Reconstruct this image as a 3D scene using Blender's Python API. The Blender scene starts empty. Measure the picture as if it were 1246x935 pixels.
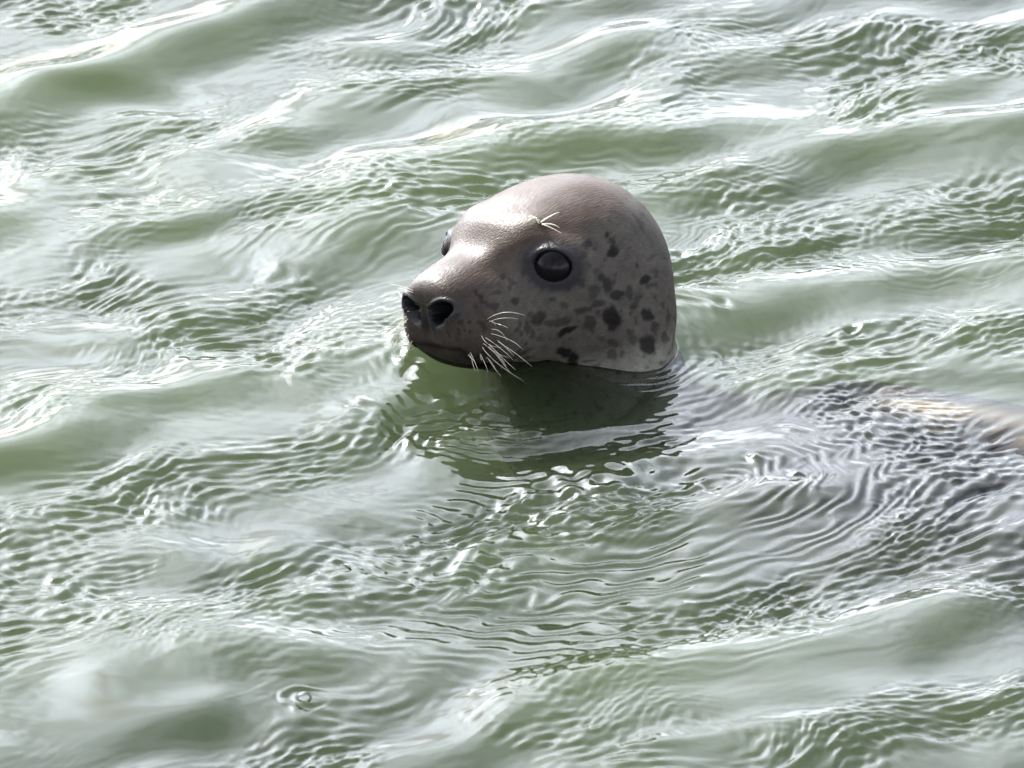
import bpy, math, random
import numpy as np
from mathutils import Vector, Matrix

R = math.radians
S = bpy.context.scene
COL = S.collection

# ------------------------------------------------------------------ camera, sky, sun, exposure
ELEV, DIST, MPP = R(26.0), 9.0, 0.00069          # look-down angle, distance, metres per photo pixel
cam_d = bpy.data.cameras.new('camera'); cam = bpy.data.objects.new('camera', cam_d); COL.objects.link(cam)
cam.location = (0, -DIST*math.cos(ELEV), DIST*math.sin(ELEV))
cam.rotation_euler = (R(90)-ELEV, 0, 0)
cam_d.sensor_width = 36; cam_d.lens = 36*DIST/(1246*MPP)
cam_d.clip_start = 0.1; cam_d.clip_end = 2000
cam_d.dof.use_dof = True; cam_d.dof.focus_distance = DIST-0.02; cam_d.dof.aperture_fstop = 20.0
S.camera = cam
SUN = Vector((-0.40, 0.68, 0.61)).normalized()
sun_d = bpy.data.lights.new('sun', 'SUN'); sun = bpy.data.objects.new('sun', sun_d); COL.objects.link(sun)
sun_d.energy = 4.6; sun_d.angle = R(0.53); sun_d.color = (1.0, 0.95, 0.87)
sun.rotation_euler = SUN.to_track_quat('Z', 'Y').to_euler(); sun.location = (-3, 3, 6)
W = bpy.data.worlds.new('World'); S.world = W; W.use_nodes = True
wn, wl = W.node_tree.nodes, W.node_tree.links; wn.clear()
sky = wn.new('ShaderNodeTexSky'); sky.sky_type = 'NISHITA'; sky.sun_disc = False
sky.sun_elevation = math.asin(SUN.z); sky.sun_rotation = math.atan2(SUN.x, SUN.y)
sky.air_density = 1.0; sky.dust_density = 2.6
# broken thin cloud, spread evenly over the whole dome
tc = wn.new('ShaderNodeTexCoord')
nz = wn.new('ShaderNodeTexNoise'); nz.inputs['Scale'].default_value = 3.2; nz.inputs['Detail'].default_value = 6; nz.inputs['Roughness'].default_value = .55
cr = wn.new('ShaderNodeValToRGB'); cr.color_ramp.elements[0].position = .36; cr.color_ramp.elements[1].position = .56
mixc = wn.new('ShaderNodeMix'); mixc.data_type = 'RGBA'
lum = wn.new('ShaderNodeRGBToBW'); wl.new(sky.outputs['Color'], lum.inputs[0])       # cloud is lit by the same sky and sun: brighter towards the sun
cloud = wn.new('ShaderNodeVectorMath'); cloud.operation = 'SCALE'; cloud.inputs[0].default_value = (.93, 1.0, 1.10)
ck = wn.new('ShaderNodeMath'); ck.operation = 'MULTIPLY'; ck.inputs[1].default_value = 2.45
wl.new(lum.outputs[0], ck.inputs[0]); wl.new(ck.outputs[0], cloud.inputs['Scale']); wl.new(cloud.outputs[0], mixc.inputs[7])
bg = wn.new('ShaderNodeBackground'); bg.inputs['Strength'].default_value = 0.145
wo = wn.new('ShaderNodeOutputWorld')
wl.new(tc.outputs['Generated'], nz.inputs['Vector']); wl.new(nz.outputs['Fac'], cr.inputs['Fac'])
wl.new(cr.outputs['Color'], mixc.inputs[0]); wl.new(sky.outputs['Color'], mixc.inputs[6])
wl.new(mixc.outputs[2], bg.inputs['Color']); wl.new(bg.outputs[0], wo.inputs['Surface'])
S.view_settings.view_transform = 'Standard'; S.view_settings.look = 'None'; S.view_settings.gamma = 1.0
S.view_settings.exposure = 1.52
S.view_settings.use_curve_mapping = False
c = S.cycles
c.use_denoising = True; c.use_adaptive_sampling = True; c.adaptive_threshold = 0.02
c.max_bounces = 8; c.diffuse_bounces = 3; c.glossy_bounces = 3; c.transmission_bounces = 3; c.volume_bounces = 1
c.transparent_max_bounces = 8; c.caustics_reflective = False; c.caustics_refractive = False
c.sample_clamp_indirect = 4.0

rng = np.random.default_rng(7)

def at(px, py, z=0.0):
    """photo pixel -> point on the level plane z (the water), in metres"""
    u = (px-623)*MPP/DIST; v = (467.5-py)*MPP/DIST
    ce, se = math.cos(ELEV), math.sin(ELEV)
    d = np.array([u, ce+v*se, -se+v*ce]); o = np.array(cam.location)
    return o + d*((z-o[2])/d[2])

# ------------------------------------------------------------------ small helpers
def sstep(a, b, x):
    t = np.clip((x-a)/(b-a), 0, 1); return t*t*(3-2*t)

def seg_dist(P, poly):
    """distance of points (N,k) to a polyline, and the running index along it"""
    best = np.full(len(P), 1e9); par = np.zeros(len(P))
    L = 0.0
    for a, b in zip(poly[:-1], poly[1:]):
        a = np.asarray(a, float); b = np.asarray(b, float); ab = b-a; l = np.linalg.norm(ab)
        t = np.clip(((P-a)@ab)/(l*l), 0, 1)
        d = np.linalg.norm(P-(a+t[:, None]*ab), axis=1)
        m = d < best; best[m] = d[m]; par[m] = L+t[m]*l
        L += l
    return best, par/L

def link(name, me, mat, parent=None, smooth=True):
    o = bpy.data.objects.new(name, me); COL.objects.link(o)
    if mat: me.materials.append(mat)
    if parent: o.parent = parent
    if smooth: me.polygons.foreach_set('use_smooth', np.ones(len(me.polygons), bool))
    return o

def grid_mesh(name, V, quads, tris=None):
    me = bpy.data.meshes.new(name)
    nq = len(quads); nt = 0 if tris is None else len(tris)
    me.vertices.add(len(V)); me.vertices.foreach_set('co', np.asarray(V, np.float32).ravel())
    idx = np.asarray(quads, np.int32).ravel()
    starts = np.arange(nq, dtype=np.int32)*4
    if nt:
        idx = np.concatenate([idx, np.asarray(tris, np.int32).ravel()])
        starts = np.concatenate([starts, nq*4+np.arange(nt, dtype=np.int32)*3])
    me.loops.add(len(idx)); me.loops.foreach_set('vertex_index', idx)
    me.polygons.add(nq+nt); me.polygons.foreach_set('loop_start', starts)
    me.update(calc_edges=True); me.validate()
    return me

def tube_mesh(name, pts, rad, sides=6):
    """tapered curved tube through pts"""
    pts = [Vector(p) for p in pts]; V = []; n = len(pts)
    for i, p in enumerate(pts):
        t = (pts[min(i+1, n-1)]-pts[max(i-1, 0)]).normalized()
        a = t.orthogonal().normalized(); b = t.cross(a)
        r = rad(i/(n-1))
        V += [p+(a*math.cos(k*2*math.pi/sides)+b*math.sin(k*2*math.pi/sides))*r for k in range(sides)]
    F = [(i*sides+k, i*sides+(k+1) % sides, (i+1)*sides+(k+1) % sides, (i+1)*sides+k) for i in range(n-1) for k in range(sides)]
    F.append(tuple(range(sides))[::-1]); F.append(tuple((n-1)*sides+k for k in range(sides)))
    me = bpy.data.meshes.new(name); me.from_pydata(V, [], F); me.update(); return me

def mat_new(name):
    m = bpy.data.materials.new(name); m.use_nodes = True
    nt = m.node_tree; nt.nodes.clear()
    return m, nt.nodes, nt.links

# ------------------------------------------------------------------ water
def crest(P, pts, A, wn_, wf):
    """height of a travelling wave crest along a pixel polyline; wn_ near-side width, wf far-side width (m)"""
    w = np.array([at(*p)[:2] for p in pts])
    # smooth the polyline
    t = np.linspace(0, len(w)-1, 8*(len(w)-1)+1)
    i = np.clip(t.astype(int), 0, len(w)-2); f = (t-i)[:, None]
    p0 = w[np.clip(i-1, 0, None)]; p1 = w[i]; p2 = w[i+1]; p3 = w[np.clip(i+2, None, len(w)-1)]
    poly = .5*((2*p1)+(-p0+p2)*f+(2*p0-5*p1+4*p2-p3)*f*f+(-p0+3*p1-3*p2+p3)*f**3)
    lo = poly.min(0)-4*max(wn_, wf); hi = poly.max(0)+4*max(wn_, wf)
    m = np.all((P > lo) & (P < hi), axis=1); out = np.zeros(len(P))
    if not m.any(): return out
    Q = P[m]; d, par = seg_dist(Q, list(poly))
    # side: is the point farther from the camera than the crest?
    k = np.clip((par*(len(poly)-1)).astype(int), 0, len(poly)-2)
    base = poly[k]; tan = poly[k+1]-poly[k]; tan *= np.sign(tan[:, :1]+1e-9)
    far = (tan[:, 0]*(Q[:, 1]-base[:, 1])-tan[:, 1]*(Q[:, 0]-base[:, 0])) > 0
    w_ = np.where(far, wf, wn_)
    fade = sstep(0, .22, par)*sstep(0, .22, 1-par)
    out[m] = A*fade*np.exp(-(d/w_)**2)
    return out

def fft_noise(n, size, amp):
    kx = np.fft.fftfreq(n, size/n)*2*np.pi
    KX, KY = np.meshgrid(kx, kx, indexing='xy')
    K = np.hypot(KX, KY); K[0, 0] = 1
    th = np.arctan2(KY, KX)
    sp = amp(K, th); sp[0, 0] = 0
    f = np.fft.ifft2(np.fft.fft2(rng.standard_normal((n, n)))*sp).real
    return f/f.std()

def sample_lin(tile, size, X, Y):
    n = tile.shape[0]; u = X/size*n; v = Y/size*n; i = np.floor(u).astype(int); j = np.floor(v).astype(int); fu = u-i; fv = v-j
    i %= n; j %= n; i2 = (i+1) % n; j2 = (j+1) % n
    return (tile[j, i]*(1-fu)+tile[j, i2]*fu)*(1-fv)+(tile[j2, i]*(1-fu)+tile[j2, i2]*fu)*fv

def sample(tile, size, X, Y):
    """periodic bicubic lookup (bilinear would leave facets in the slopes)"""
    n = tile.shape[0]
    u = X/size*n; v = Y/size*n; i = np.floor(u).astype(int); j = np.floor(v).astype(int); fu = u-i; fv = v-j
    def wts(f): return (-.5*f+f*f-.5*f**3, 1-2.5*f*f+1.5*f**3, .5*f+2*f*f-1.5*f**3, -.5*f*f+.5*f**3)
    wu, wv = wts(fu), wts(fv); o = 0
    for b in range(4):
        jj = ((j+b-1) % n)*n; r = 0
        for a in range(4): r = r+tile.ravel()[jj+(i+a-1) % n]*wu[a]
        o = o+r*wv[b]
    return o

def axis(lo, hi, step, end):
    mid = np.arange(lo, hi+step, step); a = []; x = mid[-1]; d = step
    while x < end: d *= 1.13; x += d; a.append(x)
    b = []; x = mid[0]; d = step
    while x > -end: d *= 1.13; x -= d; b.append(x)
    return np.concatenate([np.array(b)[::-1], mid, np.array(a)])

def gdir(th, th0, spread):
    d = np.arctan2(np.sin(th-th0), np.cos(th-th0)); d = np.minimum(np.abs(d), np.pi-np.abs(d))
    return np.exp(-(d/spread)**2)

def band(K, lam, rel):
    """log-normal band around wavelength lam (m)"""
    return np.exp(-(np.log(K*lam/(2*np.pi))/rel)**2)

HEAD0 = np.array([0.028, 0.094, 0.073])

def water_height(X, Y, dx):
    P = np.stack([X, Y], 1); H = np.zeros(len(X))
    N = 1536; SZ = 2.4
    # the crests run up to the right in the picture: the waves travel across them
    th0 = math.atan2(1.0, -0.55)
    swell = fft_noise(N, SZ, lambda K, t: band(K, .42, .30)*(.12+gdir(t, th0, .45)))
    mid = fft_noise(N, SZ, lambda K, t: band(K, .14, .40)*(.25+gdir(t, th0, .7)))
    chop = fft_noise(N, SZ, lambda K, t: band(K, .050, .40)*(.22+gdir(t, th0+.25, .6)))
    rip = fft_noise(N, SZ, lambda K, t: band(K, .017, .38)*(.22+gdir(t, th0, .6)))
    cap = fft_noise(N, SZ, lambda K, t: band(K, .0095, .25)*(.10+gdir(t, th0+.5, .35)))
    cap2 = fft_noise(N, SZ, lambda K, t: band(K, .0095, .25)*(.10+gdir(t, th0-.6, .35)))
    mk1 = fft_noise(N, SZ, lambda K, t: band(K, .30, .5)*(.5+gdir(t, th0, .6)))
    mk2 = fft_noise(N, SZ, lambda K, t: band(K, .22, .5)+0*t)
    g = lambda T, sx=0., sy=0.: sample_lin(T, SZ, X+sx, Y+sy)
    wx = .010*g(mk2, .7, .3); wy = .010*g(mk2, .2, 1.1)       # gentle warp so that no train runs straight
    gw = lambda T: sample(T, SZ, X+wx, Y+wy)
    fade = lambda lam: np.exp(-(dx/(lam*.33))**2)
    # explicit crests of the swell, as they run in the photograph
    C = np.zeros(len(X))
    for pts, A, a, b in CRESTS: C += crest(P, pts, .85*A, a, b)
    H += C
    H += (.0030*gw(swell)+.0018*gw(mid))
    rough = 1.5*sstep(-1.0, 1.6, g(mk1)+.7*g(mk2, .9, .1))+.14
    # smooth slicks: the green faces stay glassy
    for px, py, rx, ry, ang, k in SLICKS:
        c0 = at(px, py)[:2]; ca, sa = math.cos(ang), math.sin(ang)
        U = (X-c0[0]); V = (Y-c0[1])
        u = (U*ca+V*sa)/(rx*MPP); v = (-U*sa+V*ca)/(ry*MPP/math.sin(ELEV))
        rough *= 1-k*np.exp(-(u*u+v*v)**1.5)
    H += .00050*gw(chop)*rough*fade(.05)
    H += .00033*gw(rip)*rough*fade(.017)
    H += .00024*gw(cap)*sstep(-.6, 1.2, g(mk2))*rough*fade(.0105)
    H += .00024*gw(cap2)*sstep(-.6, 1.2, g(mk2, 1.3, .4))*rough*fade(.0105)
    # ring ripples
    for px, py, r0, r1, lam, amp, a0, a1 in RINGS:
        c0 = at(px, py)[:2]; U = X-c0[0]; V = Y-c0[1]; r = np.hypot(U, V)
        an = np.degrees(np.arctan2(V, U)) % 360; am = (a0+a1)/2 % 360; hw = (a1-a0)/2
        dd = np.abs((an-am+180) % 360-180)
        env = sstep(r0*.7, r0, r)*(1-sstep(r0+.5*(r1-r0), r1, r))*(1-sstep(hw*.6, hw, dd))
        H += amp*env*np.sin(2*np.pi*(r+.004*g(chop, .5, .9))/lam)*fade(lam)
    # water climbing the fur along the neck, and the small rings that leave it
    NL = np.array(NECK_LINE+NECK_LINE[:1]); m = (X > -.30) & (X < .36) & (Y > -.22) & (Y < .40)
    dn, _ = seg_dist(P[m], list(NL))
    wob = 1+.5*g(mid, .4, .2)[m]
    H[m] += (.0016*np.exp(-dn/.005)+.00042*wob*np.sin(2*np.pi*(dn+.0025*g(chop, .3, .8)[m])/.0115)*np.exp(-dn/.055)*sstep(.002, .012, dn))
    # steep little wavelet packets that catch the sun
    rr = np.random.default_rng(3)
    for px, py, rad, k in SPARK:
        c0 = at(px, py)[:2]; U = X-c0[0]; V = Y-c0[1]; r2 = U*U+V*V
        m = r2 < 9*rad*rad; e_ = np.exp(-r2[m]/(rad*rad)); w_ = 0
        for q in range(4):
            lam = rr.uniform(.014, .032); an = R(29)+rr.normal()*.5
            w_ = w_+lam/(2*np.pi)*np.sin(2*np.pi*(U[m]*math.cos(an)+V[m]*math.sin(an))/lam+rr.uniform(0, 6.3))
        H[m] += 1.4*k*e_*w_*np.exp(-(dx[m]/.004)**2)
    # the water heaped against the seal's chin and chest, and lifted over its back
    for px, py, rx, ry, A in LIFTS:
        c0 = at(px, py)[:2]
        H += A*np.exp(-((X-c0[0])/rx)**2-((Y-c0[1])/ry)**2)
    return H

CRESTS = [
    ([(-260, 235), (-40, 150), (190, 62), (380, -10), (560, -80)], .017, .055, .060),
    ([(250, 195), (350, 145), (450, 95), (560, 60)], .006, .035, .050),
    ([(330, 385), (420, 300), (500, 242), (610, 196), (750, 172), (900, 176), (1000, 205)], .013, .045, .060),
    ([(60, 455), (200, 400), (330, 365), (430, 320)], .008, .045, .060),
    ([(-120, 600), (0, 575), (110, 545), (230, 515)], .007, .035, .050),
    ([(60, 865), (170, 815), (250, 795), (350, 812), (420, 850)], .009, .060, .045),
    ([(480, 905), (640, 862), (800, 822), (960, 795), (1120, 748), (1330, 700)], .014, .070, .040),
    ([(700, 950), (850, 918), (1040, 890), (1330, 855)], .008, .045, .025),
    ([(800, 352), (900, 352), (1050, 345), (1330, 300)], .008, .035, .045),
    ([(620, 20), (800, 60), (950, 50), (1100, 30), (1300, 10)], .006, .05, .06),
    ([(950, 200), (1060, 170), (1200, 160), (1330, 120)], .006, .05, .06),
    ([(380, 560), (470, 520), (560, 500)], .004, .03, .03),
]
SLICKS = [
    (230, 105, 260, 55, .45, .93), (700, 205, 210, 28, .05, .85), (450, 350, 120, 60, .5, .6),
    (230, 870, 170, 50, .05, .75), (860, 850, 360, 45, .30, .75), (1000, 385, 200, 22, .1, .7),
    (600, 475, 100, 24, 0, .6), (760, 478, 80, 22, 0, .65), (960, 165, 60, 70, .3, .6),
]
RINGS = [
    (905, 300, .005, .10, .0085, .00022, 0, 360),
    (470, 420, .03, .15, .010, .00020, 120, 260),
    (690, 380, .20, .36, .016, .00035, 60, 170),
    (660, 540, .06, .52, .0175, .00066, 228, 318),
    (860, 590, .02, .28, .0135, .0006, -80, 60),
    (150, 640, .05, .20, .014, .00035, 150, 300),
    (100, 760, .05, .24, .017, .0004, 40, 200),
    (900, 190, .01, .12, .009, .00022, 250, 350),
    (1130, 290, .02, .13, .011, .0003, 0, 360),
    (370, 861, .008, .026, .0085, .0013, 0, 360),
]
SPARK = [(545, 512, .012, .30), (702, 598, .030, .32), (715, 612, .016, .34), (660, 640, .016, .3), (545, 505, .012, .34), (1040, 400, .010, .34), (600, 470, .010, .25), (960, 520, .014, .25), (440, 520, .014, .25), (680, 580, .010, .25), (850, 592, .016, .25), (918, 562, .010, .25), (968, 585, .008, .25), (1034, 404, .012, .28),
         (1075, 433, .010, .28), (882, 428, .012, .28), (875, 380, .012, .25), (505, 466, .022, .32), (482, 440, .018, .30), (520, 480, .014, .28), (500, 553, .006, .3), (690, 660, .012, .25), (826, 316, .010, .28), (555, 520, .006, .3)]
LIFTS = [(545, 445, .10, .075, .018), (1100, 560, .22, .10, .004), (120, 560, .34, .20, .021), (230, 285, .36, .16, .015), (330, 830, .45, .14, .010)]

NECK_LINE = [(-0.0575, 0.075), (-0.069, 0.0583), (-0.0797, 0.0378), (-0.0734, 0.0201), (-0.0616, 0.0052), (-0.0452, -0.0049), (-0.0283, -0.012), (-0.003, -0.0036),
    (0.0145, 0.0022), (0.0285, 0.0088), (0.0405, 0.0209), (0.0481, 0.0197), (0.0559, 0.0185), (0.0643, 0.0177), (0.0733, 0.0174), (0.084, 0.0161), (0.0973, 0.0145),
    (0.1107, 0.0164), (0.1222, 0.0226), (0.1292, 0.0329), (0.135, 0.0441), (0.1398, 0.0559), (0.1415, 0.0686), (0.1399, 0.0813), (0.135, 0.0931), (0.1292, 0.1038),
    (0.1228, 0.1137), (0.1159, 0.1229), (0.1092, 0.1322), (0.1019, 0.1415), (0.0936, 0.1505), (0.0847, 0.1608), (0.0739, 0.1707), (0.0611, 0.1806), (0.046, 0.1888),
    (0.0291, 0.1934), (0.0126, 0.1901), (-0.0026, 0.1828), (-0.0141, 0.1701), (-0.0242, 0.1574), (-0.0346, 0.146), (-0.0422, 0.1326), (-0.0467, 0.1181), (-0.0491,
    0.1034), (-0.0518, 0.0893)]

def build_water(mat):
    xs = axis(-.60, .60, .0015, 420.0); ys = axis(-.79, .86, .0018, 420.0)
    nx, ny = len(xs), len(ys)
    X, Y = np.meshgrid(xs, ys, indexing='xy')
    DX = np.maximum(np.gradient(xs)[None, :]*np.ones((ny, 1)), np.gradient(ys)[:, None]*np.ones((1, nx)))
    Z = water_height(X.ravel(), Y.ravel(), DX.ravel())
    V = np.stack([X.ravel(), Y.ravel(), Z], 1)
    I = np.arange(nx*ny).reshape(ny, nx)
    Q = np.stack([I[:-1, :-1], I[:-1, 1:], I[1:, 1:], I[1:, :-1]], -1).reshape(-1, 4)
    # sides and bottom close the body of water
    ring = np.concatenate([I[0, :-1], I[:-1, -1], I[-1, :0:-1], I[:0:-1, 0]])
    n0 = len(V); low = V[ring].copy(); low[:, 2] = -1.6
    V = np.concatenate([V, low, [[0, 0, -1.6]]]); nr = len(ring)
    a = ring; b = np.roll(ring, -1); la = n0+np.arange(nr); lb = np.roll(la, -1)
    Q = np.concatenate([Q, np.stack([a, la, lb, b], 1)])
    T = np.stack([la, np.full(nr, n0+nr), lb], 1)
    o = link('water', grid_mesh('water', V, Q, T), mat)
    o['kind'] = 'structure'
    return o, (xs, ys, Z.reshape(ny, nx))

m_water, n, l = mat_new('sea_water')
out = n.new('ShaderNodeOutputMaterial')
fr = n.new('ShaderNodeFresnel'); fr.inputs['IOR'].default_value = 1.34
gl = n.new('ShaderNodeBsdfGlossy'); gl.inputs['Roughness'].default_value = .05
tr = n.new('ShaderNodeBsdfTransparent')
mx = n.new('ShaderNodeMixShader')
l.new(fr.outputs[0], mx.inputs[0]); l.new(tr.outputs[0], mx.inputs[1]); l.new(gl.outputs[0], mx.inputs[2])
l.new(mx.outputs[0], out.inputs['Surface'])
vol = n.new('ShaderNodeVolumePrincipled')
vol.inputs['Color'].default_value = (.225, .29, .145, 1)
vol.inputs['Density'].default_value = 4.8
vol.inputs['Anisotropy'].default_value = .0
l.new(vol.outputs[0], out.inputs['Volume'])

water, WG = build_water(m_water)
def water_z(x, y):
    xs, ys, Z = WG
    i = np.searchsorted(xs, x); j = np.searchsorted(ys, y); return float(Z[j, i])

# sea bed, lost in the murk
m_bed, n, l = mat_new('silt')
out = n.new('ShaderNodeOutputMaterial'); b = n.new('ShaderNodeBsdfPrincipled'); nt_ = n.new('ShaderNodeTexNoise')
nt_.inputs['Scale'].default_value = 4; rp = n.new('ShaderNodeValToRGB')
rp.color_ramp.elements[0].color = (.06, .07, .05, 1); rp.color_ramp.elements[1].color = (.11, .11, .08, 1)
l.new(nt_.outputs[0], rp.inputs[0]); l.new(rp.outputs[0], b.inputs['Base Color']); b.inputs['Roughness'].default_value = .95
l.new(b.outputs[0], out.inputs['Surface'])
me = bpy.data.meshes.new('seabed'); e = 430
me.from_pydata([(-e, -e, -1.7), (e, -e, -1.7), (e, e, -1.7), (-e, e, -1.7)], [], [(0, 1, 2, 3)])
bed = link('seabed', me, m_bed); bed['kind'] = 'structure'

# ------------------------------------------------------------------ seal
YAW, PITCH, ROLL = R(44), R(0), R(12)
fw = Vector((-math.cos(YAW), -math.sin(YAW), 0)); lf = Vector((math.sin(YAW), -math.cos(YAW), 0)); up = Vector((0, 0, 1))
HM = Matrix((fw, lf, up)).transposed() @ (Matrix.Rotation(PITCH, 3, 'Y') @ Matrix.Rotation(ROLL, 3, 'X'))
HMn = np.array(HM)
def h2w(p): return HEAD0+np.asarray(p)*.01 @ HMn.T

# key rings of the head, centimetres in the head's frame: top (x,z), bottom (x,z), half width, height of widest part
HK = [
    ((15.35, .25), (15.35, .05), .12, .5), ((15.27, 1.3), (15.22, -1.3), 2.15, .5), ((14.87, 1.95), (14.8, -3.2), 3.1, .5),
    ((13.9, 2.45), (14.1, -4.9), 3.75, .5), ((12.2, 2.85), (12.9, -6.2), 4.3, .48), ((10.0, 3.4), (11.0, -7.0), 4.8, .48),
    ((8.0, 4.2), (9.1, -7.5), 5.4, .48), ((5.5, 5.3), (7.1, -8.0), 6.4, .50), ((2.6, 5.95), (5.4, -8.2), 7.5, .50),
    ((-1.0, 6.35), (4.3, -9.2), 8.3, .48), ((-4.9, 5.9), (3.6, -10.3), 8.8, .46), ((-7.9, 4.3), (3.3, -11.4), 9.0, .45),
    ((-9.6, 1.5), (3.2, -12.6), 9.6, .45), ((-9.5, -2.5), (3.5, -14.6), 9.8, .46), ((-8.4, -8.0), (4.0, -18.0), 10.6, .48),
]
keys = []
for (tx, tz), (bx, bz), w, m in HK:
    T = np.array([tx, 0, tz]); B = np.array([bx, 0, bz]); Cc = B+(T-B)*m; ax = (T-B)/np.linalg.norm(T-B)
    keys.append(np.concatenate([Cc, ax, [0, 1, 0], [w, np.linalg.norm(T-Cc), np.linalg.norm(Cc-B)]]))
NHEAD = len(keys)
# the trunk under water: world centre (m), half width, half height; carried into the head's frame
BODY = [((.150, .020, -.152), .135, .115), ((.255, -.055, -.156), .190, .150), ((.430, -.150, -.1635), .205, .165),
        ((.640, -.260, -.176), .205, .165), ((.860, -.370, -.215), .150, .135), ((1.060, -.465, -.240), .100, .090), ((1.220, -.535, -.255), .050, .045), ((1.29, -.57, -.26), .006, .006)]
bdir = np.array([-.88, .47, 0]); bleft = np.array([-.47, -.88, 0])
inv = np.linalg.inv(HMn)
for k, (cw, w, hh) in enumerate(BODY):
    f = min(1, .62+.3*k)
    sidew = (1-f)*np.array(lf)+f*bleft; upw = (1-f)*(HMn@keys[NHEAD-1][3:6])+f*np.array([0, 0, 1.])
    sidew /= np.linalg.norm(sidew); upw -= sidew*(upw@sidew); upw /= np.linalg.norm(upw)
    keys.append(np.concatenate([inv@(np.array(cw)-HEAD0)*100, inv@upw, inv@sidew, [w*100, hh*100, hh*100]]))
keys = np.array(keys)

def catmull(K, t):
    i = np.clip(t.astype(int), 0, len(K)-2); f = (t-i)[:, None]
    p1, p2 = K[i], K[i+1]
    p0 = np.where((i > 0)[:, None], K[np.clip(i-1, 0, None)], 2*p1-p2); p3 = np.where((i < len(K)-2)[:, None], K[np.clip(i+2, None, len(K)-1)], 2*p2-p1)
    return .5*((2*p1)+(-p0+p2)*f+(2*p0-5*p1+4*p2-p3)*f*f+(-p0+3*p1-3*p2+p3)*f**3)

tt = np.linspace(0, len(keys)-1, 6000); KK = catmull(keys, tt)
topc = KK[:, :3]+KK[:, 3:6]*KK[:, 10:11]
step = np.linalg.norm(np.diff(topc, axis=0), axis=1)+.35*np.linalg.norm(np.diff(KK[:, :3], axis=0), axis=1)
wgt = np.where(tt[1:] < 8, 1.0, np.where(tt[1:] < NHEAD, .75, .25))
cum = np.concatenate([[0], np.cumsum(step*wgt)])
NR, NT = 430, 400
ts = np.interp(np.linspace(0, cum[-1], NR), cum, tt); ts[-1] = len(keys)-1
RK = catmull(keys, ts)
RK[:, 9:] = np.maximum(RK[:, 9:], .05)
th = np.linspace(0, 2*math.pi, NT, endpoint=False)
n_e = np.interp(ts, [0, NHEAD-1, NHEAD+1, len(keys)-2, len(keys)], [2.15, 2.15, 2.7, 2.6, 2.2])[:, None]
cs = (np.sign(np.cos(th))*np.abs(np.cos(th)))[None, :]; sn = np.sign(np.sin(th))[None, :]*np.abs(np.sin(th))[None, :]**(2/n_e); cs = np.sign(cs)*np.abs(cs)**(2/n_e)
upd = np.where(sn >= 0, RK[:, 10:11], RK[:, 11:12])
axu = RK[:, 3:6]/np.linalg.norm(RK[:, 3:6], axis=1, keepdims=True); axs = RK[:, 6:9]/np.linalg.norm(RK[:, 6:9], axis=1, keepdims=True)
G = RK[:, None, :3]+axs[:, None, :]*(RK[:, 9:10]*cs)[:, :, None]+axu[:, None, :]*(upd*sn)[:, :, None]   # NR,NT,3

def normals(G):
    du = np.gradient(G, axis=0); dv = np.roll(G, -1, 1)-np.roll(G, 1, 1)
    nn = np.cross(dv, du); nn /= np.linalg.norm(nn, axis=2, keepdims=True)+1e-12
    cen = G.mean(1, keepdims=True)
    s = np.sign((nn*(G-cen)).sum(2).mean()); return nn*s
def bump(c, r, A, sym=True):
    """push skin out (or in) along its normal round a spot; r may be a 3-vector"""
    global G
    N_ = normals(G); r = np.asarray(r, float)*np.ones(3)
    D = (((G-np.array(c))/r)**2).sum(2)
    w = np.exp(-D)
    if sym: w = w+np.exp(-(((G-np.array([c[0], -c[1], c[2]]))/r)**2).sum(2))
    G = G+N_*(A*w)[:, :, None]

inhead = (np.arange(NR) < np.searchsorted(ts, NHEAD-1))[:, None]
# whisker pads, cheeks, brow, bridge of the nose
bump((12.0, 3.6, -3.0), (2.4, 2.0, 1.9), .95)
bump((13.7, 2.0, -3.2), (1.5, 1.4, 1.4), .60)
bump((7.6, 5.0, 3.6), (1.6, 1.6, 1.2), .25)
bump((4.4, 5.4, 5.0), (2.4, 1.6, 1.2), .35)
bump((1.5, 8.0, -3.5), (3.5, 2.5, 3.5), .45)
bump((8.8, 3.8, 2.4), (2.2, 1.8, 1.6), -.42)
bump((8.2, 4.9, -.8), (1.6, 1.5, 1.5), -.15)
bump((7.6, 5.0, 2.0), (1.5, 1.4, 1.5), -.55)
bump((3.0, 7.2, 2.6), (1.5, 1.5, 1.8), .25)
bump((8.6, 0, 4.0), (2.4, 2.6, 1.6), -.60, False)
bump((4.4, 4.0, 5.2), (1.8, 1.6, 1.2), .30)
bump((14.6, 0, -1.0), (1.0, .35, 1.6), -.28, False)
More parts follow.
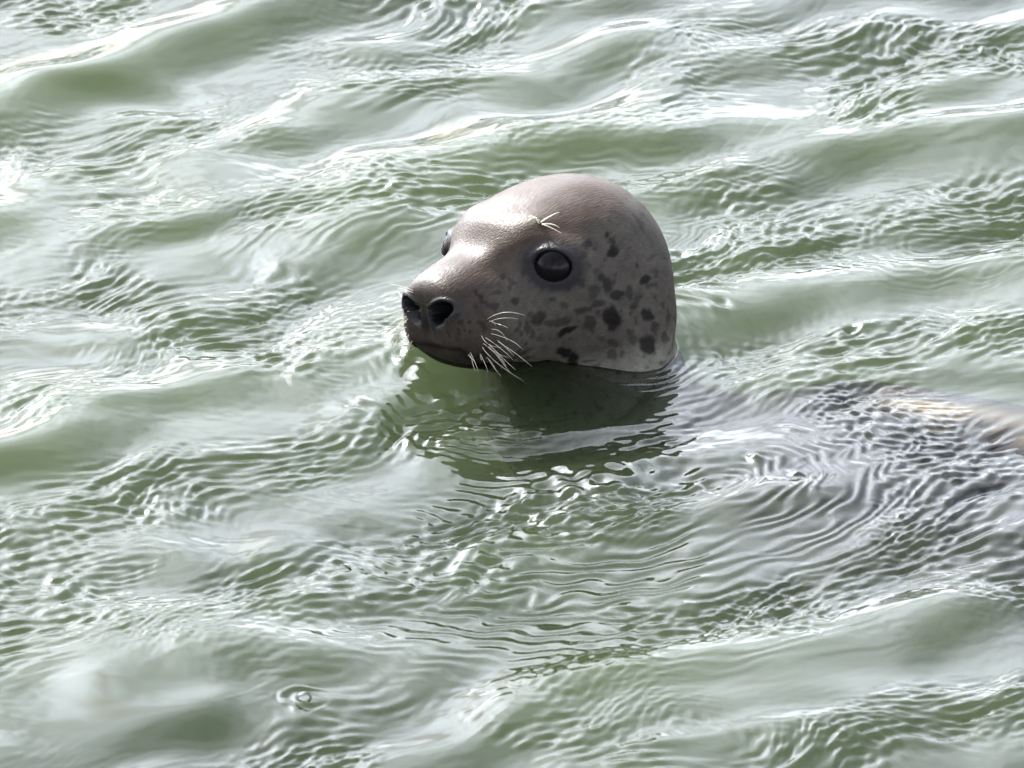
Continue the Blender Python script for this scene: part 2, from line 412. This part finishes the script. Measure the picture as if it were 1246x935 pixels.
# eyes
EYES = []
def near_pt(p):
    D = ((G-np.array(p))**2).sum(2); D[~inhead[:, 0]] = 1e9
    i, j = np.unravel_index(D.argmin(), D.shape); return i, j
N0 = normals(G)
ELP = (4.8, 6.3, 1.6)
lid = np.zeros((NR, NT)); eyed = np.full((NR, NT), 9.0)
for sgn in (1, -1):
    i, j = near_pt((ELP[0], sgn*ELP[1], ELP[2]))
    p = G[i, j].copy(); nrm = np.array([.73, sgn*.63, .26]); nrm /= np.linalg.norm(nrm)
    upv = np.array([-.12, 0, 1.]); t2 = upv-nrm*(upv@nrm); t2 /= np.linalg.norm(t2); t1 = np.cross(t2, nrm)*sgn
    EYES.append((p, nrm, t1, t2))
    d = G-p; a = d@t1; b = d@t2; c_ = d@nrm
    b2 = b+.10*a                                   # inner corner sits lower
    near = np.abs(c_) < 3.0
    hh = np.where(b2 > 0, 1.18, 1.30)
    q = np.sqrt((a/1.56)**2+(b2/hh)**2)
    q = np.where(near, q, 9)
    eyed = np.minimum(eyed, q)
    flat = 1-sstep(1.15, 2.6, q)
    G = G-nrm*(c_*flat)[:, :, None]                # seat of the eye: a patch that faces the way the eye looks
    G = G+nrm*(.10*np.exp(-((q-1.16)/.17)**2))[:, :, None]
    G = G+nrm*(.24*np.exp(-((q-1.20)/.22)**2)*sstep(-.2, .9, b2))[:, :, None]      # heavier upper lid
    G = G-nrm*(.12*np.exp(-((q-1.75)/.28)**2))[:, :, None]
    G = G-nrm*(1.7*(1-sstep(.80, 1.06, q)))[:, :, None]
# nostrils
NOS = []
nosd = np.full((NR, NT), 9.0)
N1 = normals(G)
for sgn in (1, -1):
    i, j = near_pt((14.9, sgn*1.95, -.15)); p = G[i, j].copy()
    nrm = np.array([.86, sgn*.42, .28]); nrm /= np.linalg.norm(nrm)
    upv = np.array([0, -sgn*.0, 1.]); t2 = upv-nrm*(upv@nrm); t2 /= np.linalg.norm(t2); t1 = np.cross(t2, nrm)*sgn   # t1 points out to the side
    d = G-p; a = d@t1; b = d@t2; c_ = d@nrm
    ca, sa = math.cos(.52), math.sin(.52)
    u = a*ca+b*sa; v = -a*sa+b*ca                  # long axis leans outwards and up
    v = v+.16*u*u
    q = np.sqrt((u/1.32)**2+(v/.76)**2); q = np.where(np.abs(c_) < 1.6, q, 9)
    nosd = np.minimum(nosd, q)
    G = G+N1*(.16*np.exp(-((q-1.22)/.22)**2))[:, :, None]
    inw = np.array([.93, sgn*.22, .2])
    G = G-inw*(2.6*(1-sstep(.60, 1.06, q)))[:, :, None]
# mouth
MX, MZ = [7.2, 9.0, 10.8, 12.6, 13.9, 14.7], [-5.2, -6.0, -6.2, -5.6, -4.7, -3.8]
Pm = G.reshape(-1, 3)
N2 = normals(G)
zline = np.interp(G[:, :, 0], MX, MZ)
md = np.where((G[:, :, 0] > 7.0) & inhead, np.abs(G[:, :, 2]-zline), 9.)
mp = 1-np.clip((G[:, :, 0]-7.2)/7.5, 0, 1)
jaw = sstep(.1, .9, zline-G[:, :, 2])*sstep(7.5, 10, G[:, :, 0])
G = G-N2*((.42*np.exp(-(md/.30)**2)*(1-sstep(.85, 1, mp)))+.40*jaw)[:, :, None]
# ear openings
bump((-1.6, 8.0, 1.6), (.42, 1, .5), -.35)
# folds of the neck
G0h = G.copy()
fold = np.exp(-((G[:, :, 0]+8.6-.25*(G[:, :, 2]))/.5)**2)*(np.abs(G[:, :, 1]) > 1)*0
SHORT = lambda x: np.where(x > 6, 6+(x-6)*.87, x)     # blunt the muzzle
G[:, :, 0] = SHORT(G[:, :, 0])
V = G.reshape(-1, 3)

# coat colour (the animal's own pattern): dark brown-grey crown, pale grey cheeks, black-brown spots
def vnoise(P, sc, seed):
    r = np.random.default_rng(seed); T = r.random((32, 32, 32)); Q = P*sc; i = np.floor(Q).astype(int); f = Q-i; f = f*f*(3-2*f); i %= 32; k = (i+1) % 32
    o = 0
    for dx_ in (0, 1):
        for dy_ in (0, 1):
            for dz_ in (0, 1):
                o = o+T[(i if not dx_ else k)[:, 0], (i if not dy_ else k)[:, 1], (i if not dz_ else k)[:, 2]]*np.where(dx_, f[:, 0], 1-f[:, 0])*np.where(dy_, f[:, 1], 1-f[:, 1])*np.where(dz_, f[:, 2], 1-f[:, 2])
    return o
P = V
vn = lambda sc, sd: vnoise(P+50, sc, sd)-.5
crown = sstep(2.0, 6.0, P[:, 2]+.25*P[:, 0]*(P[:, 0] > 0)+1.5*vn(.5, 1))
ih = np.repeat(inhead[:, 0], NT)
crown = np.where(ih, crown, 1+.4*sstep(.0,.06,G.reshape(-1,3)@HMn.T[:,2]*.01+.073-.02))
pale = np.array([.060, .051, .043]); dark = np.array([.042, .026, .0185]); spot = np.array([.006, .005, .005])
colr = pale+(dark-pale)*crown[:, None]
throat = sstep(6.0, 9.5, -P[:, 2])*ih*(1-sstep(11, 13, P[:, 0]))      # pale throat, under water
colr = colr+(np.array([.150, .140, .115])-colr)*throat[:, None]
muz = sstep(8.5, 12.5, P[:, 0])*ih
colr = colr+(np.array([.030, .021, .016])-colr)*(.75*muz*(1-.3*vn(.8, 3)))[:, None]
colr *= (1+.35*vn(1.1, 5)+.30*vn(3.1, 6))[:, None]
SPOTS = [ (-0.40, 8.07, 1.45, 0.35, 0.61, 0, 1.00), (-0.65, 7.81, 2.07, 0.28, 0.31, 0, 0.80), (-0.45, 7.51, 2.64, 0.28, 0.31, 0, 0.80), (1.50, 7.44, 2.46, 0.35, 0.38, 0,
    0.70), (-2.79, 8.85, -1.83, 0.41, 0.54, 0, 1.00), (-4.58, 8.58, -1.98, 0.28, 0.31, 0, 0.50), (1.44, 8.58, -0.86, 0.41, 0.92, 15, 0.80), (0.56, 8.97, -2.10, 0.76,
    0.38, 0, 0.90), (-0.84, 9.06, -2.19, 0.35, 0.61, 0, 0.70), (2.62, 8.33, -1.35, 0.48, 0.61, 0, 0.50), (1.33, 8.91, -3.78, 0.69, 1.00, 20, 1.00), (1.44, 8.75, -4.71,
    0.41, 0.46, 0, 0.90), (3.20, 8.11, -3.76, 0.62, 0.61, 0, 0.70), (4.83, 6.97, -4.04, 0.90, 0.38, 25, 1.00), (3.57, 8.02, -2.53, 0.69, 0.31, 15, 0.70), (2.47, 8.52,
    -2.34, 0.62, 0.31, 15, 0.70), (5.25, 6.97, -3.09, 0.62, 0.31, 10, 0.60), (6.20, 6.42, -3.03, 0.55, 0.23, 10, 0.60), (-2.22, 9.24, -4.76, 0.55, 0.54, 0, 0.95), (-2.41,
    9.33, -5.84, 0.28, 0.31, 0, 0.70), (-1.63, 9.31, -7.14, 0.76, 0.84, 0, 0.95), (-3.81, 9.34, -7.15, 0.35, 0.38, 0, 0.60), (4.59, 5.88, -6.15, 0.69, 0.54, -20, 1.00),
    (3.80, 5.98, -6.96, 0.48, 0.61, 0, 1.00), (2.26, 6.74, -8.28, 0.41, 0.23, 0, 0.60), (0.51, 8.43, -7.43, 0.28, 0.31, 0, 0.50), (7.07, 5.97, -2.36, 0.55, 0.54, 0,
    0.70), (7.99, 5.50, -2.75, 0.28, 0.69, 0, 0.60), (8.43, 5.03, -0.62, 0.35, 0.38, 0, 0.70), (5.84, 6.65, -1.10, 0.35, 0.23, 0, 0.60), (4.92, 7.25, -1.79, 0.48, 0.38,
    0, 0.60), (-1.00, 9.16, -3.47, 0.28, 0.31, 0, 0.70), (8.24, 3.81, 1.50, 0.28, 0.23, 0, 0.50), (11.20, 3.96, 0.42, 0.21, 0.23, 0, 0.70), (11.32, 3.76, 0.73, 0.21,
    0.23, 0, 0.70), (-3.57, 9.06, -3.53, 0.21, 0.23, 0, 0.50), (-0.34, 9.03, -5.54, 0.28, 0.23, 0, 0.50), (2.24, 8.11, -5.62, 0.21, 0.23, 0, 0.40), (6.76, 5.85, -4.09,
    0.28, 0.31, 0, 0.40), (4.06, 4.62, 4.74, 0.35, 0.31, 0, 0.90) ]
PORES = [ (13.31, 3.60, -1.01), (12.83, 3.97, -1.18), (12.20, 4.33, -1.34), (13.58, 3.31, -1.65), (13.26, 3.73, -1.80), (12.92, 4.05, -1.98), (12.44, 4.41, -2.18),
    (11.76, 4.74, -2.13), (11.53, 4.61, -1.43), (13.58, 3.20, -2.54), (13.24, 3.72, -2.63), (13.02, 3.94, -2.82), (12.38, 4.48, -2.77), (13.84, 2.44, -2.28), (13.86,
    1.65, -2.82), (13.81, 2.30, -2.82), (13.55, 2.98, -3.24), (13.21, 3.43, -3.54), (12.59, 4.02, -3.75) ]
sr = np.linalg.inv(HMn)@np.array([1., 0, 0]); su = np.linalg.inv(HMn)@np.array([0, .44, .9])
wob = np.stack([vn(.9, 21), vn(.9, 22), vn(.9, 23)], 1)*.55+np.stack([vn(2.6, 24), vn(2.6, 25), vn(2.6, 26)], 1)*.35
sm = np.zeros(len(P))
for sgn in (1, -1):                     # the far cheek carries a similar, not identical, set
    for sx_, sy_, sz_, r1, r2, an, k in SPOTS:
        c_ = np.array([sx_, sy_, sz_]); D_ = P*np.array([1, sgn, 1])+wob*(1 if sgn > 0 else 1.6)-c_
        if sgn < 0 and sy_ < 2: continue
        near = np.abs(D_).max(1) < 2.5
        d_ = D_[near]; a = d_@sr; b = d_@su; rest = np.sqrt(np.clip((d_**2).sum(1)-a*a-b*b, 0, None))
        ca, sa = math.cos(R(an)), math.sin(R(an)); a, b = a*ca+b*sa, -a*sa+b*ca
        q = np.sqrt((a/r1)**2+(b/r2)**2+(rest/1.6)**2)
        sm[near] = np.maximum(sm[near], k*(1-sstep(.72, 1.3, q)))
for px_, py_, pz_ in PORES:
    for sgn in (1, -1):
        q = np.linalg.norm(P-np.array([px_, sgn*py_, pz_]), axis=1)/.17
        sm = np.maximum(sm, .9*(1-sstep(.5, 1.3, q)))
speck = sstep(.18, .34, vn(2.0, 31)+.25*vn(.45, 32))*(1-crown)*ih*.55
sm = np.maximum(sm, speck)
colr = colr+(spot-colr)*(.93*sm)[:, None]
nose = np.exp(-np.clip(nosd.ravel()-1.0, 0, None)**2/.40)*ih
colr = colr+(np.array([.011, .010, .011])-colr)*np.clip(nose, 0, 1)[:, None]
colr *= (.25+.75*sstep(.7, 1.1, nosd.ravel()))[:, None]  # shade inside the deep nostrils, darkened into the colour
ey = np.exp(-np.clip(eyed.ravel()-1.45, 0, None)**2/.12)
colr = colr+(np.array([.022, .020, .022])-colr)*np.clip(ey*.93, 0, 1)[:, None]
mo = np.exp(-(md.ravel()/.35)**2)*(1-sstep(.85, 1, mp.ravel()))*ih
colr = colr+(np.array([.018, .014, .013])-colr)*mo[:, None]
# the back: near-black grey saddle; sunlight on the far ridge painted in as tan
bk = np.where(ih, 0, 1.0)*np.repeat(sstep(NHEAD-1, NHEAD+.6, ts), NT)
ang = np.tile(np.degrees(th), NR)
ridge_sun = bk*np.exp(-((ang-106-8*vn(.25, 9))/7)**2)*np.repeat(sstep(NHEAD+1.0, NHEAD+1.6, ts), NT)
colr = colr+(np.array([.015, .014, .0135])*(1+.8*vn(.6, 12))[:, None]-colr)*bk[:, None]
colr = colr+(np.array([.34, .27, .18])-colr)*(.9*ridge_sun)[:, None]
colr = np.clip(colr, .008, .6)

VW = h2w(V)
VW_local = VW-np.array([HEAD0[0], HEAD0[1], 0])
I = np.arange(NR*NT).reshape(NR, NT); J = np.roll(I, -1, 1)
Q = np.stack([I[:-1], I[1:], J[1:], J[:-1]], -1).reshape(-1, 4)
c0 = VW_local[I[0]].mean(0); c1 = VW_local[I[-1]].mean(0); nv = NR*NT
T = np.concatenate([np.stack([I[0], J[0], np.full(NT, nv)], 1), np.stack([J[-1], I[-1], np.full(NT, nv+1)], 1)])
me = grid_mesh('body', np.concatenate([VW_local, [c0, c1]]), Q, T)
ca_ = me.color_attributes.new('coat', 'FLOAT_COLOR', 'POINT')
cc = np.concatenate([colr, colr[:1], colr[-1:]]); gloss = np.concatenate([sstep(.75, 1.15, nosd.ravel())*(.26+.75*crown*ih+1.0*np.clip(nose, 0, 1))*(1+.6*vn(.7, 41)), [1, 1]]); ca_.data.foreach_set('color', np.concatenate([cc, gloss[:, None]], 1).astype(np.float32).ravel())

fl = me.attributes.new('fur_lie', 'FLOAT_VECTOR', 'POINT'); fl.data.foreach_set('vector', np.concatenate([V, V[:2]]).astype(np.float32).ravel())
m_fur, n, l = mat_new('wet_seal_coat')
out = n.new('ShaderNodeOutputMaterial'); b = n.new('ShaderNodeBsdfPrincipled')
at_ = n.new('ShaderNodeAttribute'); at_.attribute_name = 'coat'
tco = n.new('ShaderNodeTexCoord')
f1 = n.new('ShaderNodeTexNoise'); f1.inputs['Scale'].default_value = 7.5; f1.inputs['Detail'].default_value = 4
fc = n.new('ShaderNodeAttribute'); fc.attribute_name = 'fur_lie'
mp_ = n.new('ShaderNodeMapping'); mp_.inputs['Scale'].default_value = (.2, 1, 1)
l.new(fc.outputs['Vector'], mp_.inputs['Vector']); l.new(mp_.outputs[0], f1.inputs['Vector'])
f2 = n.new('ShaderNodeTexVoronoi'); f2.inputs['Scale'].default_value = 420; l.new(tco.outputs['Object'], f2.inputs['Vector'])
f3 = n.new('ShaderNodeTexNoise'); f3.inputs['Scale'].default_value = 60; f3.inputs['Detail'].default_value = 5; l.new(tco.outputs['Object'], f3.inputs['Vector'])
b1 = n.new('ShaderNodeBump'); b1.inputs['Strength'].default_value = .42; b1.inputs['Distance'].default_value = .0016
b2 = n.new('ShaderNodeBump'); b2.inputs['Strength'].default_value = .12; b2.inputs['Distance'].default_value = .003
l.new(f3.outputs[0], b2.inputs['Height']); l.new(f1.outputs[0], b1.inputs['Height']); l.new(b2.outputs[0], b1.inputs['Normal'])
hs = n.new('ShaderNodeMix'); hs.data_type = 'RGBA'; hs.blend_type = 'MULTIPLY'; hs.inputs[0].default_value = .5
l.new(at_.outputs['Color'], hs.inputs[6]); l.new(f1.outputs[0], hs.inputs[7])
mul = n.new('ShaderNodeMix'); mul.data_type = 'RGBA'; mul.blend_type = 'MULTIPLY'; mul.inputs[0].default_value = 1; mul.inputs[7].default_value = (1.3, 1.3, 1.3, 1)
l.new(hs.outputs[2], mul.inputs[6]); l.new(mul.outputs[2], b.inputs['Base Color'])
b.inputs['Roughness'].default_value = .42
# under water the wet coat loses its gloss (skin and water have nearly the same index)
sx = n.new('ShaderNodeSeparateXYZ'); l.new(tco.outputs['Object'], sx.inputs[0])
wet = n.new('ShaderNodeMapRange'); wet.inputs['From Min'].default_value = -.012; wet.inputs['From Max'].default_value = .008
l.new(sx.outputs['Z'], wet.inputs['Value'])
gm = n.new('ShaderNodeMath'); gm.operation = 'MULTIPLY'; l.new(wet.outputs[0], gm.inputs[0]); l.new(at_.outputs['Alpha'], gm.inputs[1])
sp1 = n.new('ShaderNodeMath'); sp1.operation = 'MULTIPLY'; sp1.inputs[1].default_value = .10; l.new(gm.outputs[0], sp1.inputs[0]); l.new(sp1.outputs[0], b.inputs['Specular IOR Level'])
sp2 = n.new('ShaderNodeMath'); sp2.operation = 'MULTIPLY'; sp2.inputs[1].default_value = .13; l.new(gm.outputs[0], sp2.inputs[0]); l.new(sp2.outputs[0], b.inputs['Coat Weight'])
b.inputs['Coat Roughness'].default_value = .16; b.inputs['Coat IOR'].default_value = 1.33
l.new(b1.outputs[0], b.inputs['Normal']); b3 = n.new('ShaderNodeBump'); b3.inputs['Strength'].default_value = .25; b3.inputs['Distance'].default_value = .0012      # beads of water in the fur
l.new(f2.outputs['Distance'], b3.inputs['Height']); l.new(b2.outputs[0], b3.inputs['Normal']); l.new(b3.outputs[0], b.inputs['Coat Normal']); l.new(b.outputs[0], out.inputs['Surface'])

seal = bpy.data.objects.new('seal', None); COL.objects.link(seal); seal.location = (HEAD0[0], HEAD0[1], 0); seal.empty_display_size = .1
seal['label'] = 'spotted grey harbour seal with its wet round head raised above green water'; seal['category'] = 'seal'
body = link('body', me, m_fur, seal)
O = np.array([HEAD0[0], HEAD0[1], 0])

m_eye, n, l = mat_new('eye')
out = n.new('ShaderNodeOutputMaterial'); b = n.new('ShaderNodeBsdfPrincipled')
nt_ = n.new('ShaderNodeTexNoise'); nt_.inputs['Scale'].default_value = 90; rp = n.new('ShaderNodeValToRGB')
rp.color_ramp.elements[0].color = (.003, .003, .004, 1); rp.color_ramp.elements[1].color = (.009, .006, .006, 1)
l.new(nt_.outputs[0], rp.inputs[0]); l.new(rp.outputs[0], b.inputs['Base Color'])
b.inputs['Roughness'].default_value = .07; b.inputs['Specular IOR Level'].default_value = .10
l.new(b.outputs[0], out.inputs['Surface'])
def uv_ball(name, c_, r, nrm):
    nu, nv_ = 40, 24; Vv = []; z = Vector(nrm).normalized(); x = z.orthogonal().normalized(); y = z.cross(x)
    for a in range(nv_+1):
        ph = math.pi*a/nv_
        rr = r*(1+.05*math.exp(-(ph/.5)**2))           # cornea
        for k in range(nu):
            t = 2*math.pi*k/nu; Vv.append(Vector(c_)+(z*math.cos(ph)+(x*math.cos(t)+y*math.sin(t))*math.sin(ph))*rr)
    F = [(a*nu+k, a*nu+(k+1) % nu, (a+1)*nu+(k+1) % nu, (a+1)*nu+k) for a in range(nv_) for k in range(nu)]
    me = bpy.data.meshes.new(name); me.from_pydata(Vv, [], F); me.update(); me.validate(); return me
for p, nrm, t1, t2 in EYES:
    cw = h2w(p-nrm*1.42)-O; nw = HMn@nrm
    link('eye', uv_ball('eye', cw, .0200, nw), m_eye, seal)

m_wh, n, l = mat_new('whisker')
out = n.new('ShaderNodeOutputMaterial'); b = n.new('ShaderNodeBsdfPrincipled')
b.inputs['Base Color'].default_value = (.62, .55, .44, 1); b.inputs['Roughness'].default_value = .35
l.new(b.outputs[0], out.inputs['Surface'])
WHISK = [
    ((11.52, 4.59, -1.35), (10.93, 6.40, -0.64), (9.98, 7.85, -1.05)),
    ((11.13, 4.78, -1.65), (11.38, 6.16, -1.61), (11.24, 6.90, -1.85)),
    ((11.65, 4.82, -2.42), (11.23, 6.95, -2.93), (10.95, 8.02, -3.76)),
    ((11.02, 4.94, -3.29), (10.96, 6.89, -4.10), (10.47, 8.27, -5.32)),
    ((11.88, 4.72, -3.18), (12.04, 6.61, -4.31), (11.80, 7.69, -5.27)),
    ((12.31, 4.43, -3.35), (12.58, 6.23, -4.48), (11.57, 8.24, -6.28)),
    ((11.65, 4.09, -4.54), (12.20, 5.52, -5.26), (12.24, 6.26, -5.88)),
    ((12.34, 4.09, -3.99), (13.03, 5.35, -4.59), (13.29, 5.92, -5.24)),
    ((12.97, 3.60, -3.76), (13.67, 4.87, -4.38), (13.95, 5.45, -5.09)),
    ((12.70, 3.39, -4.31), (13.55, 4.45, -4.68), (13.81, 4.95, -5.19)),
    ((10.94, 4.40, -4.46), (11.43, 5.84, -5.10), (11.47, 6.57, -5.72)),
    ((12.10, 4.65, -2.61), (12.13, 6.51, -3.36), (11.86, 7.64, -4.39)),
    ((13.86, -2.64, -1.50), (14.86, -3.92, -2.38), (15.39, -4.51, -3.37)),
    ((13.71, -2.79, -2.73), (14.13, -3.51, -3.86), (14.32, -3.78, -5.00)),
    ((13.60, -3.12, -2.68), (14.36, -4.17, -3.65), (14.74, -4.42, -5.23)),
    ((14.02, -2.75, -0.54), (14.46, -3.80, -0.82), (15.06, -4.69, -1.17)),
    ((13.74, -2.88, -2.17), (14.25, -3.87, -2.77), (14.99, -4.44, -4.29)),
    ((14.00, -1.16, 1.35), (14.58, -2.60, 1.82), (14.73, -3.27, 1.86)),
    ((13.64, -2.57, -3.31), (13.83, -3.20, -4.20), (13.98, -3.48, -5.21)),
    ((13.97, -2.54, -1.10), (14.56, -3.65, -1.57), (15.11, -4.36, -2.28)),
    ((4.05, 4.53, 4.80), (4.54, 4.43, 5.44), (5.09, 4.00, 5.05)),
    ((3.85, 4.38, 4.97), (4.44, 4.23, 5.54), (4.75, 3.91, 5.38)),
    ((3.88, 4.57, 4.86), (3.40, 5.31, 5.34), (2.67, 5.69, 5.53)),
    ((3.91, 4.75, 4.74), (3.70, 5.56, 4.45), (3.12, 6.12, 3.83)),
    ((3.91, 4.75, 4.74), (3.52, 5.62, 4.69), (3.10, 5.99, 4.24)),
]
wr = random.Random(4); NB = 5
more = []
for a, b_, c_ in WHISK[:-NB]:                    # more, finer hairs between the long ones, on both pads
    for sgn in (1, -1):
        if a[1]*sgn < 0: continue
        j = [wr.uniform(-.35, .35) for _ in range(6)]; f = wr.uniform(.35, .8)
        a2 = (a[0]+j[0], a[1]+.02, a[2]+j[1]); b2_ = tuple(a2[q]+(b_[q]-a[q])*f+.5*j[2+q] for q in range(3)); c2 = tuple(a2[q]+(c_[q]-a[q])*f+j[3+q] for q in range(3))
        a2 = near_pt(a2); a2 = tuple(G[a2]); more.append((a2, b2_, c2))
for a, b_, c_ in WHISK[:12]:                     # the far pad, mirrored and shifted
    f = wr.uniform(.7, 1); a2 = tuple(G[near_pt((a[0], -a[1], a[2]))])
    more.append((a2, tuple(a2[q]+(b_[q]-a[q])*f*(-1 if q == 1 else 1) for q in range(3)), tuple(a2[q]+(c_[q]-a[q])*f*(-1 if q == 1 else 1) for q in range(3))))
WHISK = more+WHISK
for k, (a, b_, c_) in enumerate(WHISK):
    a, b_, c_ = (np.array(v) for v in (a, b_, c_))
    ctrl = 2*b_-.5*(a+c_)
    pts = [h2w((1-t)**2*a+2*t*(1-t)*ctrl+t*t*c_)-O for t in np.linspace(0, 1, 12)]
    r0 = .00025 if k < len(WHISK)-5 else .0008
    link('whisker' if k < len(WHISK)-5 else 'brow_whisker', tube_mesh('whisker', pts, lambda t, r0=r0: r0*(1-.75*t)), m_wh, seal)

# ------------------------------------------------------------------ floating things
m_bub, n, l = mat_new('bubble_film')
out = n.new('ShaderNodeOutputMaterial'); fr = n.new('ShaderNodeFresnel'); fr.inputs['IOR'].default_value = 1.5
gl = n.new('ShaderNodeBsdfGlossy'); gl.inputs['Roughness'].default_value = .01; tr = n.new('ShaderNodeBsdfTransparent'); mx = n.new('ShaderNodeMixShader')
l.new(fr.outputs[0], mx.inputs[0]); l.new(tr.outputs[0], mx.inputs[1]); l.new(gl.outputs[0], mx.inputs[2]); l.new(mx.outputs[0], out.inputs['Surface'])
def dome(name, r, nu=32, nv_=10):
    V = []; F = []
    for a in range(nv_):
        ph = (math.pi/2+.35)*(1-a/nv_)
        for k in range(nu): t = 2*math.pi*k/nu; V.append((r*math.sin(ph)*math.cos(t), r*math.sin(ph)*math.sin(t), r*.8*math.cos(ph)))
    V.append((0, 0, r*.8))
    F = [(a*nu+k, a*nu+(k+1) % nu, (a+1)*nu+(k+1) % nu, (a+1)*nu+k) for a in range(nv_-1) for k in range(nu)]
    F += [((nv_-1)*nu+k, (nv_-1)*nu+(k+1) % nu, nv_*nu) for k in range(nu)]
    me = bpy.data.meshes.new(name); me.from_pydata(V, [], F); me.update(); return me
bx = at(370, 861); bub = link('air_bubble', dome('air_bubble', .0062), m_bub); bub.location = (bx[0], bx[1], water_z(bx[0], bx[1]))
bub['label'] = 'small clear air bubble with a ripple ring round it on open green water'; bub['category'] = 'bubble'

# a scrap of dark weed afloat
m_weed, n, l = mat_new('dark_weed')
out = n.new('ShaderNodeOutputMaterial'); b = n.new('ShaderNodeBsdfPrincipled'); nt_ = n.new('ShaderNodeTexNoise'); nt_.inputs['Scale'].default_value = 300
rp = n.new('ShaderNodeValToRGB'); rp.color_ramp.elements[0].color = (.006, .007, .004, 1); rp.color_ramp.elements[1].color = (.022, .020, .010, 1)
l.new(nt_.outputs[0], rp.inputs[0]); l.new(rp.outputs[0], b.inputs['Base Color']); b.inputs['Roughness'].default_value = .5; l.new(b.outputs[0], out.inputs['Surface'])
wc = at(423, 705)
wp = [(-.0030, .0035, .0004), (-.0012, .0012, .0011), (.0006, -.0010, .0012), (.0022, -.0036, .0005), (.0034, -.0052, -.0004)]
weed = link('weed_scrap', tube_mesh('weed_scrap', wp, lambda t: .0011*math.sin(.35+2.5*t)**.6, 8), m_weed); weed.location = (wc[0], wc[1], water_z(wc[0], wc[1])+.0003)
weed['label'] = 'tiny dark scrap of weed afloat on silvery rippled water'; weed['category'] = 'seaweed'
